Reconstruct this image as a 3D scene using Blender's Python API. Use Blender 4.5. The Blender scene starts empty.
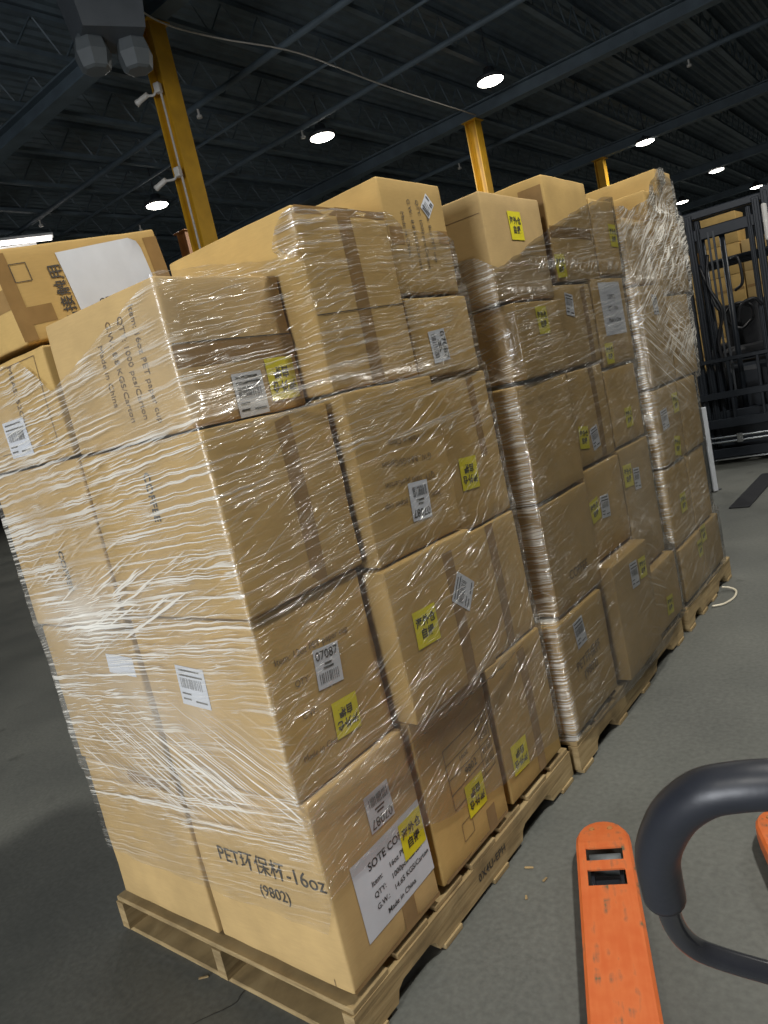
import bpy, bmesh, math, random
from mathutils import Vector, Matrix, noise
R_ = math.radians
random.seed(7)
S = bpy.context.scene
COL = S.collection

# ------------------------------------------------------------------ camera, world, lights, exposure
CAMPOS = Vector((1.236, -.96, 1.507))
cr, cu, cf = Vector((.770, .600, -.218)), Vector((.074, .255, .964)), Vector((-.634, .758, -.152))
cf.normalize(); cr = (cr - cf*cr.dot(cf)).normalized(); cu = cr.cross(cf)
cam = bpy.data.cameras.new('camera'); co = bpy.data.objects.new('camera', cam); COL.objects.link(co)
m = Matrix((cr, cu, -cf)).transposed().to_4x4(); m.translation = CAMPOS
co.matrix_world = m
cam.sensor_fit = 'VERTICAL'; cam.sensor_height = 24.0; cam.lens = 728/1024*24.0
cam.clip_start = .02; cam.clip_end = 300
S.camera = co
S.view_settings.view_transform = 'Standard'; S.view_settings.look = 'None'
S.view_settings.gamma = 1; S.view_settings.use_curve_mapping = False
S.view_settings.exposure = 0.0
S.cycles.use_denoising = True
S.cycles.transparent_max_bounces = 16
S.cycles.sample_clamp_indirect = 4
W = bpy.data.worlds.new('world'); S.world = W; W.use_nodes = True
W.node_tree.nodes['Background'].inputs[0].default_value = (.35, .42, .5, 1)
W.node_tree.nodes['Background'].inputs[1].default_value = .05

def area(name, loc, target, sx, sy, power, color, shape='RECTANGLE'):
    l = bpy.data.lights.new(name, 'AREA'); l.shape = shape; l.size = sx; l.size_y = sy
    l.energy = power; l.color = color
    o = bpy.data.objects.new(name, l); COL.objects.link(o); o.location = loc
    o.rotation_euler = (Vector(target)-Vector(loc)).to_track_quat('-Z', 'Y').to_euler()
    return o
DOOR_POWER, NEAR_LAMP, FAR_LAMP = 740, 430, 300
area('daylight_through_dock_door', (.5, -8.6, 2.0), (-.5, 0, 1.1), 3.4, 3.2, DOOR_POWER, (.92, .95, 1))
# (x, y, power): high bay lamps, the first ones hang outside the frame
LAMPS = [(2.3, 2.0, NEAR_LAMP), (3.2, 9.6, NEAR_LAMP*.7), (1.5, -5.0, NEAR_LAMP*.5),
         (-5.55, 13.2, FAR_LAMP*.28), (-5.55, 22.4, FAR_LAMP*.3), (-5.55, 30.6, FAR_LAMP), (-5.6, 37.9, FAR_LAMP),
         (-8.78, 11.74, FAR_LAMP), (-8.11, 35.2, FAR_LAMP), (-13.14, 10.62, FAR_LAMP)]
LAMP_Z = 7.0

# ------------------------------------------------------------------ materials
MATS = {}
def nodes(name):
    mt = bpy.data.materials.new(name); mt.use_nodes = True
    nt = mt.node_tree; return mt, nt, nt.nodes['Principled BSDF']
def N(nt, t, **kw):
    n = nt.nodes.new(t)
    for k, v in kw.items():
        if hasattr(n, k): setattr(n, k, v)
        else: n.inputs[k].default_value = v
    return n
def ramp(nt, src, stops):
    r = nt.nodes.new('ShaderNodeValToRGB'); e = r.color_ramp.elements
    while len(e) < len(stops): e.new(.5)
    for x, (p, c) in zip(e, stops):
        x.position = p; x.color = (c, c, c, 1) if not hasattr(c, '__len__') else (*c, 1)
    nt.links.new(src, r.inputs[0]); return r
def plain(name, col, rough=.5, metal=0, var=.12, scale=12, bump=0, spec=.5, coord='Object'):
    mt, nt, b = nodes(name)
    tc = N(nt, 'ShaderNodeTexCoord')
    n = N(nt, 'ShaderNodeTexNoise'); n.inputs['Scale'].default_value = scale; n.inputs['Detail'].default_value = 5
    nt.links.new(tc.outputs[coord], n.inputs['Vector'])
    a = [max(0, c*(1-var)) for c in col]; d = [min(1, c*(1+var)) for c in col]
    r = ramp(nt, n.outputs['Fac'], [(.3, a), (.7, d)])
    nt.links.new(r.outputs[0], b.inputs['Base Color'])
    b.inputs['Roughness'].default_value = rough; b.inputs['Metallic'].default_value = metal
    b.inputs['Specular IOR Level'].default_value = spec
    if bump:
        bp = N(nt, 'ShaderNodeBump'); bp.inputs['Strength'].default_value = bump; bp.inputs['Distance'].default_value = .01
        nt.links.new(n.outputs['Fac'], bp.inputs['Height']); nt.links.new(bp.outputs[0], b.inputs['Normal'])
    MATS[name] = mt; return mt

def cardboard(name, col):
    mt, nt, b = nodes(name)
    tc = N(nt, 'ShaderNodeTexCoord'); oi = N(nt, 'ShaderNodeObjectInfo')
    n = N(nt, 'ShaderNodeTexNoise'); n.inputs['Scale'].default_value = 7; n.inputs['Detail'].default_value = 6
    ad = N(nt, 'ShaderNodeVectorMath', operation='ADD')
    nt.links.new(tc.outputs['Object'], ad.inputs[0]); nt.links.new(oi.outputs['Location'], ad.inputs[1])
    nt.links.new(ad.outputs[0], n.inputs['Vector'])
    r = ramp(nt, n.outputs['Fac'], [(.3, [c*.88 for c in col]), (.7, [c*1.1 for c in col])])
    # fibres: fine stretched noise
    mp = N(nt, 'ShaderNodeMapping'); mp.inputs['Scale'].default_value = (30, 30, 260)
    nt.links.new(ad.outputs[0], mp.inputs[0])
    f = N(nt, 'ShaderNodeTexNoise'); f.inputs['Scale'].default_value = 1.0; f.inputs['Detail'].default_value = 2
    nt.links.new(mp.outputs[0], f.inputs['Vector'])
    mx = N(nt, 'ShaderNodeMix', data_type='RGBA', blend_type='MULTIPLY'); mx.inputs[0].default_value = .25
    fr = ramp(nt, f.outputs['Fac'], [(.25, .7), (.75, 1.0)])
    nt.links.new(r.outputs[0], mx.inputs[6]); nt.links.new(fr.outputs[0], mx.inputs[7])
    hs = N(nt, 'ShaderNodeHueSaturation'); mr = N(nt, 'ShaderNodeMapRange')
    mr.inputs[3].default_value = .9; mr.inputs[4].default_value = 1.1
    nt.links.new(oi.outputs['Random'], mr.inputs[0]); nt.links.new(mr.outputs[0], hs.inputs['Value'])
    nt.links.new(mx.outputs[2], hs.inputs['Color']); nt.links.new(hs.outputs[0], b.inputs['Base Color'])
    b.inputs['Roughness'].default_value = .75; b.inputs['Specular IOR Level'].default_value = .25
    bp = N(nt, 'ShaderNodeBump'); bp.inputs['Strength'].default_value = .12; bp.inputs['Distance'].default_value = .004
    nt.links.new(n.outputs['Fac'], bp.inputs['Height']); nt.links.new(bp.outputs[0], b.inputs['Normal'])
    return mt
M = {}
M['card'] = cardboard('cardboard', (.46, .305, .108))
M['card_pale'] = cardboard('pale_cardboard', (.50, .345, .15))
M['tape'] = plain('kraft_tape', (.27, .165, .065), .22, 0, .1, 20)
M['yellow'] = plain('yellow_sticker', (.68, .60, .015), .45, 0, .05, 20)
M['white'] = plain('white_paper', (.56, .585, .63), .5, 0, .05, 15)
M['ink'] = plain('black_ink', (.03, .028, .026), .6, 0, .1, 30)
M['print'] = plain('printed_ink', (.13, .085, .045), .7, 0, .2, 40)
M['printdark'] = plain('dark_printed_ink', (.045, .038, .03), .7, 0, .2, 40)
M['steel'] = plain('dark_painted_steel', (.035, .04, .047), .5, 0, .2, 6)
M['roofsteel'] = plain('roof_steel', (.086, .116, .138), .6, 0, .2, 3)
M['post'] = plain('yellow_paint', (.52, .28, .014), .5, 0, .15, 4)
M['rust'] = plain('worn_orange_paint', (.30, .12, .03), .6, 0, .3, 6)
M['mast'] = plain('forklift_black_paint', (.012, .0155, .021), .42, 0, .2, 8, 0, .3)
M['silver'] = plain('bright_steel', (.6, .62, .64), .25, 1, .1, 10)
M['rubber'] = plain('black_rubber', (.012, .013, .016), .5, 0, .2, 30, .1)
M['grip'] = plain('handle_grip', (.016, .018, .024), .42, 0, .25, 14, .15)
M['handle'] = plain('handle_paint', (.02, .021, .025), .22, 0, .2, 20)
M['cream'] = plain('camera_white', (.6, .58, .54), .4, 0, .05, 20)
M['conduit'] = plain('conduit_grey', (.5, .47, .42), .4, 0, .1, 20)
M['heater'] = plain('heater_grey', (.075, .085, .095), .5, 0, .1, 5)
M['heater_pale'] = plain('heater_pale_metal', (.115, .13, .137), .5, 0, .08, 6)
M['wall'] = plain('dim_wall_paint', (.12, .125, .13), .8, 0, .1, .5)
M['strap'] = plain('strap_plastic', (.55, .50, .38), .4, 0, .1, 20)
M['whitesteel'] = plain('white_roof_steel', (.75, .76, .76), .5, 0, .1, 4)

def wood():
    mt, nt, b = nodes('pallet_wood')
    tc = N(nt, 'ShaderNodeTexCoord'); mp = N(nt, 'ShaderNodeMapping'); mp.inputs['Scale'].default_value = (3, 1.6, 26)
    oi = N(nt, 'ShaderNodeObjectInfo'); ad = N(nt, 'ShaderNodeVectorMath', operation='ADD')
    nt.links.new(tc.outputs['Object'], ad.inputs[0]); nt.links.new(oi.outputs['Location'], ad.inputs[1])
    nt.links.new(ad.outputs[0], mp.inputs[0])
    n = N(nt, 'ShaderNodeTexNoise'); n.inputs['Scale'].default_value = 2.2; n.inputs['Detail'].default_value = 7; n.inputs['Distortion'].default_value = .7
    nt.links.new(mp.outputs[0], n.inputs['Vector'])
    r = ramp(nt, n.outputs['Fac'], [(.25, (.17, .115, .05)), (.5, (.31, .22, .10)), (.8, (.42, .32, .165))])
    n2 = N(nt, 'ShaderNodeTexNoise'); n2.inputs['Scale'].default_value = 9; n2.inputs['Detail'].default_value = 4
    nt.links.new(ad.outputs[0], n2.inputs['Vector'])
    r2 = ramp(nt, n2.outputs['Fac'], [(.32, .45), (.55, 1)])
    mx = N(nt, 'ShaderNodeMix', data_type='RGBA', blend_type='MULTIPLY'); mx.inputs[0].default_value = .6
    nt.links.new(r.outputs[0], mx.inputs[6]); nt.links.new(r2.outputs[0], mx.inputs[7])
    nt.links.new(mx.outputs[2], b.inputs['Base Color']); b.inputs['Roughness'].default_value = .8
    bp = N(nt, 'ShaderNodeBump'); bp.inputs['Strength'].default_value = .35; bp.inputs['Distance'].default_value = .004
    nt.links.new(n.outputs['Fac'], bp.inputs['Height']); nt.links.new(bp.outputs[0], b.inputs['Normal'])
    return mt
M['wood'] = wood()

def orange():
    mt, nt, b = nodes('scratched_orange_paint')
    tc = N(nt, 'ShaderNodeTexCoord')
    mp = N(nt, 'ShaderNodeMapping'); mp.inputs['Scale'].default_value = (60, 5, 20); mp.inputs['Rotation'].default_value = (0, 0, .12)
    nt.links.new(tc.outputs['Object'], mp.inputs[0])
    n = N(nt, 'ShaderNodeTexNoise'); n.inputs['Scale'].default_value = 1.0; n.inputs['Detail'].default_value = 4
    nt.links.new(mp.outputs[0], n.inputs['Vector'])
    n2 = N(nt, 'ShaderNodeTexNoise'); n2.inputs['Scale'].default_value = 22; n2.inputs['Detail'].default_value = 6
    nt.links.new(tc.outputs['Object'], n2.inputs['Vector'])
    mul = N(nt, 'ShaderNodeMath', operation='MULTIPLY')
    nt.links.new(n.outputs['Fac'], mul.inputs[0]); nt.links.new(n2.outputs['Fac'], mul.inputs[1])
    r = ramp(nt, mul.outputs[0], [(.13, (.50, .10, .02)), (.30, (.54, .13, .032)), (.375, (.38, .11, .04)), (.41, (.12, .10, .05))])
    nt.links.new(r.outputs[0], b.inputs['Base Color']); b.inputs['Roughness'].default_value = .5
    return mt
M['orange'] = orange()

def concrete():
    mt, nt, b = nodes('warehouse_concrete')
    tc = N(nt, 'ShaderNodeTexCoord')
    n = N(nt, 'ShaderNodeTexNoise'); n.inputs['Scale'].default_value = 1.1; n.inputs['Detail'].default_value = 8; n.inputs['Roughness'].default_value = .6
    nt.links.new(tc.outputs['Object'], n.inputs['Vector'])
    r = ramp(nt, n.outputs['Fac'], [(.3, (.080, .084, .077)), (.7, (.120, .123, .108))])
    n2 = N(nt, 'ShaderNodeTexNoise'); n2.inputs['Scale'].default_value = 55; n2.inputs['Detail'].default_value = 6
    nt.links.new(tc.outputs['Object'], n2.inputs['Vector'])
    r2 = ramp(nt, n2.outputs['Fac'], [(.3, .78), (.7, 1.08)])
    v = N(nt, 'ShaderNodeTexNoise'); v.inputs['Scale'].default_value = 4.5; v.inputs['Detail'].default_value = 3
    nt.links.new(tc.outputs['Object'], v.inputs['Vector'])
    r3 = ramp(nt, v.outputs['Fac'], [(.66, 1.0), (.78, .6)])
    mx = N(nt, 'ShaderNodeMix', data_type='RGBA', blend_type='MULTIPLY'); mx.inputs[0].default_value = 1
    my = N(nt, 'ShaderNodeMix', data_type='RGBA', blend_type='MULTIPLY'); my.inputs[0].default_value = 1
    nt.links.new(r.outputs[0], mx.inputs[6]); nt.links.new(r2.outputs[0], mx.inputs[7])
    nt.links.new(mx.outputs[2], my.inputs[6]); nt.links.new(r3.outputs[0], my.inputs[7])
    nt.links.new(my.outputs[2], b.inputs['Base Color'])
    rr = ramp(nt, n.outputs['Fac'], [(.3, .5), (.7, .68)]); nt.links.new(rr.outputs[0], b.inputs['Roughness'])
    bp = N(nt, 'ShaderNodeBump'); bp.inputs['Strength'].default_value = .12; bp.inputs['Distance'].default_value = .003
    nt.links.new(n2.outputs['Fac'], bp.inputs['Height']); nt.links.new(bp.outputs[0], b.inputs['Normal'])
    return mt
M['floor'] = concrete()
def emission(name, col, st):
    mt = bpy.data.materials.new(name); mt.use_nodes = True; nt = mt.node_tree; nt.nodes.clear()
    e = N(nt, 'ShaderNodeEmission'); e.inputs[0].default_value = (*col, 1); e.inputs[1].default_value = st
    o = N(nt, 'ShaderNodeOutputMaterial'); nt.links.new(e.outputs[0], o.inputs[0]); return mt
M['lens'] = emission('lamp_lens', (1, .95, .86), 14)
M['strip'] = emission('strip_tube', (1, .93, .86), 4)

def film_material():
    mt = bpy.data.materials.new('stretch_film_plastic'); mt.use_nodes = True; nt = mt.node_tree; nt.nodes.clear()
    L = nt.links.new
    uv = N(nt, 'ShaderNodeUVMap'); uv.uv_map = 'UVMap'
    wn = N(nt, 'ShaderNodeTexNoise'); wn.inputs['Scale'].default_value = 2.0; wn.inputs['Detail'].default_value = 1
    L(uv.outputs[0], wn.inputs['Vector'])
    wv = N(nt, 'ShaderNodeVectorMath', operation='SCALE'); wv.inputs['Scale'].default_value = .025
    L(wn.outputs['Color'], wv.inputs[0])
    wa = N(nt, 'ShaderNodeVectorMath', operation='ADD'); L(uv.outputs[0], wa.inputs[0]); L(wv.outputs[0], wa.inputs[1])
    def math(op, a, b):
        x = N(nt, 'ShaderNodeMath', operation=op)
        for i, s in enumerate((a, b)):
            if isinstance(s, (int, float)): x.inputs[i].default_value = s
            else: L(s, x.inputs[i])
        return x.outputs[0]
    def attr(nm):
        a = N(nt, 'ShaderNodeAttribute'); a.attribute_name = nm; return a.outputs['Fac']
    def streak(deg, sc, lo, hi, off, detail=2, ang=None, boost=None):
        vr = N(nt, 'ShaderNodeVectorRotate', rotation_type='Z_AXIS'); vr.inputs['Angle'].default_value = -R_(deg)
        if ang: L(attr(ang), vr.inputs['Angle'])
        L(wa.outputs[0], vr.inputs['Vector'])
        mp = N(nt, 'ShaderNodeMapping'); mp.inputs['Scale'].default_value = (sc[0], sc[1], 1); mp.inputs['Location'].default_value = (off, off, off)
        L(vr.outputs[0], mp.inputs[0])
        n = N(nt, 'ShaderNodeTexNoise'); n.inputs['Scale'].default_value = 1; n.inputs['Detail'].default_value = detail; n.inputs['Roughness'].default_value = .6
        L(mp.outputs[0], n.inputs['Vector'])
        src = math('ADD', n.outputs['Fac'], math('MULTIPLY', math('SUBTRACT', attr(boost), 1.0), .055)) if boost else n.outputs['Fac']
        return ramp(nt, src, [(lo, 0), (hi, 1)]), n
    def mask(sc, lo, hi, off):
        mp = N(nt, 'ShaderNodeMapping'); mp.inputs['Location'].default_value = (off, off*.7, off)
        L(uv.outputs[0], mp.inputs[0])
        n = N(nt, 'ShaderNodeTexNoise'); n.inputs['Scale'].default_value = sc; n.inputs['Detail'].default_value = 2
        L(mp.outputs[0], n.inputs['Vector'])
        return ramp(nt, n.outputs['Fac'], [(lo, 0), (hi, 1)]).outputs[0]
    a1, n1 = streak(4, (2.4, 150), .55, .65, 1.3, 2, None, 'level')
    a2, n2 = streak(9, (9.0, 230), .59, .66, 5.1, 1)
    b1, n3 = streak(40, (4.6, 130), .57, .65, 9.7, 2, 'angle', 'rise')
    c1, n4 = streak(-27, (2.2, 140), .535, .66, 3.9, 2, None, 'fall')
    sA = math('MULTIPLY', a1.outputs[0], math('MULTIPLY', mask(3.0, .36, .55, 2.2), math('MINIMUM', attr('level'), 1.0)))
    sA2 = math('MULTIPLY', a2.outputs[0], math('MULTIPLY', mask(5, .42, .6, 7.7), math('MINIMUM', attr('level'), 1.0)))
    sB = math('MULTIPLY', b1.outputs[0], math('MULTIPLY', mask(4, .36, .55, 4.2), math('MINIMUM', attr('rise'), 1.0)))
    sC = math('MULTIPLY', c1.outputs[0], math('MINIMUM', attr('fall'), 1.0))
    st = math('MAXIMUM', math('MAXIMUM', sA, math('MULTIPLY', sA2, .8)), math('MAXIMUM', sB, sC))
    d1, n5 = streak(38, (5.0, 75), .49, .60, 17.3)
    st = math('MAXIMUM', st, math('MULTIPLY', d1.outputs[0], math('MINIMUM', attr('fan'), 1.0)))
    st = math('MAXIMUM', st, math('MULTIPLY', attr('bunch'), math('ADD', math('MULTIPLY', a2.outputs[0], .8), math('MULTIPLY', c1.outputs[0], .6))))
    low = N(nt, 'ShaderNodeTexNoise'); low.inputs['Scale'].default_value = 9; low.inputs['Detail'].default_value = 3
    L(wa.outputs[0], low.inputs['Vector'])
    h = math('ADD', math('MULTIPLY', st, 1.0), math('ADD', math('MULTIPLY', low.outputs['Fac'], 1.2), math('MULTIPLY', n1.outputs['Fac'], .35)))
    bp = N(nt, 'ShaderNodeBump'); bp.inputs['Strength'].default_value = 1.0; bp.inputs['Distance'].default_value = .0045
    L(h, bp.inputs['Height'])
    tr = N(nt, 'ShaderNodeBsdfTransparent'); cc = N(nt, 'ShaderNodeCombineColor'); [L(attr('clear'), cc.inputs[q_]) for q_ in range(3)]; L(cc.outputs[0], tr.inputs[0])  # film tint; also carries painted shade on the aisle faces
    df = N(nt, 'ShaderNodeBsdfDiffuse'); df.inputs[0].default_value = (.92, .89, .80, 1)  # warm white diffuse paints the golden glints of the pleats
    gl = N(nt, 'ShaderNodeBsdfGlossy'); gl.inputs['Roughness'].default_value = .23; gl.inputs[0].default_value = (1, 1, 1, 1)
    L(bp.outputs[0], gl.inputs['Normal'])
    hz = mask(2.2, .35, .75, 12.0)
    milk_glint = math('ADD', math('MULTIPLY', st, math('MULTIPLY', attr('milk_glint'), .66)), math('MULTIPLY', math('ADD', hz, .25), math('MULTIPLY', attr('haze_sheen'), .11)))  # streak glints and sheen painted as diffuse white, over the film's own milkiness
    m1 = N(nt, 'ShaderNodeMixShader'); L(milk_glint, m1.inputs[0]); L(tr.outputs[0], m1.inputs[1]); L(df.outputs[0], m1.inputs[2])
    lw = N(nt, 'ShaderNodeLayerWeight'); lw.inputs['Blend'].default_value = .25; L(bp.outputs[0], lw.inputs['Normal'])
    gf = math('ADD', math('MULTIPLY', lw.outputs['Facing'], .15), math('ADD', math('MULTIPLY', st, math('MULTIPLY', math('SUBTRACT', 1.25, attr('milk_glint')), .5)), .04))
    m2 = N(nt, 'ShaderNodeMixShader'); L(gf, m2.inputs[0]); L(m1.outputs[0], m2.inputs[1]); L(gl.outputs[0], m2.inputs[2])
    out = N(nt, 'ShaderNodeOutputMaterial'); L(m2.outputs[0], out.inputs[0])
    return mt
M['film'] = film_material()

# ------------------------------------------------------------------ helpers
def obj(name, bm, mat, parent=None, smooth=False):
    me = bpy.data.meshes.new(name)
    if isinstance(bm, bmesh.types.BMesh):
        bmesh.ops.recalc_face_normals(bm, faces=bm.faces[:]) if len(bm.faces) else None
        bm.to_mesh(me); bm.free()
    else:
        me = bm
    me.materials.clear(); me.materials.append(mat)
    if smooth:
        for p in me.polygons: p.use_smooth = True
    o = bpy.data.objects.new(name, me); COL.objects.link(o)
    if parent: o.parent = parent
    return o
def tag(o, label, cat, group=None):
    o['label'] = label; o['category'] = cat
    if group: o['group'] = group
    return o
def thing(name, label, cat, loc=(0, 0, 0), rot=(0, 0, 0), group=None):
    o = bpy.data.objects.new(name, None); COL.objects.link(o); o.empty_display_size = .1
    o.location = loc; o.rotation_euler = rot
    return tag(o, label, cat, group)
def struct(name, bm, mat):
    o = obj(name, bm, mat); o['kind'] = 'structure'; return o
def add_box(bm, c, s, bev=0, rot=None, seg=1):
    r = bmesh.ops.create_cube(bm, size=1)
    vs = r['verts']
    bmesh.ops.scale(bm, vec=s, verts=vs)
    if bev:
        es = list({e for v in vs for e in v.link_edges})
        rb = bmesh.ops.bevel(bm, geom=es, offset=bev, segments=seg, affect='EDGES', profile=.5)
        vs = list({v for f in rb['faces'] for v in f.verts} | {v for v in vs if v.is_valid})
    if rot is not None: bmesh.ops.rotate(bm, matrix=rot, verts=vs, cent=(0, 0, 0))
    bmesh.ops.translate(bm, vec=c, verts=vs)
def box(c, s, bev=0, rot=None, seg=1):
    bm = bmesh.new(); add_box(bm, c, s, bev, rot, seg); return bm
def add_tube(bm, pts, r, seg=8, cap=True):
    pts = [Vector(p) for p in pts]; n = len(pts)
    rs = r if hasattr(r, '__len__') else [r]*n
    rings = []; up = None
    for i, p in enumerate(pts):
        t = (pts[min(i+1, n-1)]-pts[max(i-1, 0)]).normalized()
        if up is None: up = Vector((0, 0, 1)) if abs(t.z) < .9 else Vector((1, 0, 0))
        s = t.cross(up).normalized(); up = s.cross(t).normalized()
        rings.append([bm.verts.new(p+rs[i]*(math.cos(a)*s+math.sin(a)*up)) for a in [2*math.pi*k/seg for k in range(seg)]])
    for a, b in zip(rings, rings[1:]):
        for k in range(seg): bm.faces.new((a[k], a[(k+1) % seg], b[(k+1) % seg], b[k]))
    if cap and n > 1:
        bm.faces.new(rings[0][::-1]); bm.faces.new(rings[-1])
def tube(pts, r, seg=8):
    bm = bmesh.new(); add_tube(bm, pts, r, seg); return bm
def catmull(pts, k=8):
    P = [Vector(p) for p in pts]; P = [2*P[0]-P[1]]+P+[2*P[-1]-P[-2]]; out = []
    for i in range(1, len(P)-2):
        for j in range(k):
            t = j/k; a, b, c, d = P[i-1:i+3]
            out.append(.5*((2*b)+(c-a)*t+(2*a-5*b+4*c-d)*t*t+(3*b-a-3*c+d)*t**3))
    return out+[P[-2]]
def add_prism(bm, poly, z0, z1):
    a = [bm.verts.new((x, y, z0)) for x, y in poly]; b = [bm.verts.new((x, y, z1)) for x, y in poly]
    n = len(poly); bm.faces.new(a[::-1]); bm.faces.new(b)
    for i in range(n): bm.faces.new((a[i], a[(i+1) % n], b[(i+1) % n], b[i]))
def add_lathe(bm, prof, seg=20, c=(0, 0, 0)):
    rings = [[bm.verts.new((c[0]+r*math.cos(2*math.pi*k/seg), c[1]+r*math.sin(2*math.pi*k/seg), c[2]+z)) for k in range(seg)] for r, z in prof]
    for a, b in zip(rings, rings[1:]):
        for k in range(seg): bm.faces.new((a[k], a[(k+1) % seg], b[(k+1) % seg], b[k]))
    bm.faces.new(rings[0][::-1]); bm.faces.new(rings[-1])
_dg = None
def text_mesh(body, size, align='CENTER', bold=0.0, spacing=1.0, line=1.0):
    c = bpy.data.curves.new('lettering', 'FONT'); c.body = body; c.size = size; c.align_x = align; c.align_y = 'CENTER'
    c.offset = bold; c.space_character = spacing; c.space_line = line; c.resolution_u = 3
    o = bpy.data.objects.new('lettering', c); COL.objects.link(o)
    bpy.context.view_layer.update()
    me = bpy.data.meshes.new_from_object(o.evaluated_get(bpy.context.evaluated_depsgraph_get()))
    bpy.data.objects.remove(o); bpy.data.curves.remove(c)
    return me

# ------------------------------------------------------------------ the setting
struct('floor', box((-12, 18, -.05), (60, 62, .1)), M['floor'])
X0, X1, Y0, Y1, ZC = -42, 18, -9, 49, 7.95
bm = bmesh.new()            # corrugated roof deck
xs = []; x = -30.0
while x < 8: xs += [(x, 0), (x+.05, .05), (x+.11, .05), (x+.16, 0)]; x += .22
xs = [(X0, 0)]+xs+[(X1, 0)]
lo = [bm.verts.new((x, Y0, ZC+z)) for x, z in xs]; hi = [bm.verts.new((x, Y1, ZC+z)) for x, z in xs]
for i in range(len(xs)-1): bm.faces.new((lo[i], hi[i], hi[i+1], lo[i+1]))
struct('ceiling', bm, M['roofsteel'])
struct('wall_back', box((-12, Y1+.1, 4), (60, .2, 8)), M['wall'])
struct('wall_left', box((X0-.1, 20, 4), (.2, 58, 8)), M['wall'])
struct('wall_right', box((X1+.1, 20, 4), (.2, 58, 8)), M['wall'])
bm = bmesh.new()            # front wall round the open dock door behind the camera
add_box(bm, ((X0-1.25)/2, Y0-.1, 4), (-1.25-X0, .2, 8)); add_box(bm, ((X1+2.25)/2, Y0-.1, 4), (X1-2.25, .2, 8))
add_box(bm, (.5, Y0-.1, 5.85), (3.5, .2, 4.3))
struct('wall_front', bm, M['wall'])

def truss(bm, p0, p1, z0, z1, step, r):
    a = Vector(p0); b = Vector(p1); d = b-a; n = max(2, int(d.length/step)); w = .05
    ang = math.atan2(d.y, d.x); rot = Matrix.Rotation(ang, 3, 'Z'); mid = (a+b)/2
    for z in (z0, z1): add_box(bm, (mid.x, mid.y, z), (d.length, r*3.4, r*2.2), rot=rot)
    for i in range(n):
        q0 = a+d*(i/n); q1 = a+d*((i+.5)/n); q2 = a+d*((i+1)/n)
        add_tube(bm, [(q0.x, q0.y, z0), (q1.x, q1.y, z1)], r*.45, 4, False)
        add_tube(bm, [(q1.x, q1.y, z1), (q2.x, q2.y, z0)], r*.45, 4, False)
tn = 1
x = -4.05-1.55*16
while x < 7:                # bar joists running down the hall
    bm = bmesh.new(); truss(bm, (x, 0, 0), (x, 47, 0), 7.32, 7.86, .75, .032)
    struct('trim_%d' % tn, bm, M['roofsteel']); tn += 1; x += 1.55
for gy in (6.24, 14.75, 22.3, 30.2, 38.1):   # solid girders across the hall on the column rows
    bm = bmesh.new(); add_box(bm, (-12, gy, 7.025), (40, .26, .03)); add_box(bm, (-12, gy, 7.28), (40, .26, .03)); add_box(bm, (-12, gy, 7.15), (40, .02, .25))
    struct('trim_%d' % tn, bm, M['roofsteel']); tn += 1
crack = [(-.40, .05), (-.444, .004), (-.436, -.039), (-.452, -.07), (-.486, -.122), (-.50, -.16), (-.49, -.21), (-.53, -.27)]
bm = bmesh.new(); cp = catmull([(x, y, 0) for x, y in crack], 6); pv = None
for i, p in enumerate(cp):
    j = noise.noise(p*60)*.004; w = .0012+.0022*abs(noise.noise(p*25))
    v = (bm.verts.new((p.x-w+j, p.y, .0012)), bm.verts.new((p.x+w+j, p.y, .0012)))
    if pv: bm.faces.new((pv[0], pv[1], v[1], v[0]))
    pv = v
struct('trim_%d' % tn, bm, M['ink']); tn += 1

# ------------------------------------------------------------------ columns, lamps and pipes
def column(y, x, label, mat='post', zt=7.0, w=.27):
    t = thing('steel_column', label, 'column', (x, y, 0), group='steel columns of the hall')
    bm = bmesh.new()        # wide flange: two flanges and a web
    add_box(bm, (w/2-.012, 0, zt/2), (.024, w, zt)); add_box(bm, (-w/2+.012, 0, zt/2), (.024, w, zt)); add_box(bm, (0, 0, zt/2), (w-.05, .02, zt))
    obj('shaft', bm, M[mat], t)
    obj('base_plate', box((0, 0, .012), (w+.14, w+.14, .024), .004), M['steel'], t)
    obj('cap_plate', box((0, 0, zt-.01), (w+.1, w+.1, .02), .003), M[mat], t)
    return t
c1 = column(6.24, -6.9, 'tall yellow steel column on the left with two cameras on it')
obj('conduit', tube([(.05, -.15, .4), (.05, -.15, 6.1)], .016, 8), M['conduit'], c1)
column(14.75, -6.9, 'middle yellow steel column behind the front pallet stack')
column(22.3, -6.9, 'farthest yellow steel column seen over the middle stack')
column(9.6, -11.2, 'short dim orange post far behind the first yellow column', 'rust', 5.75)
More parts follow.
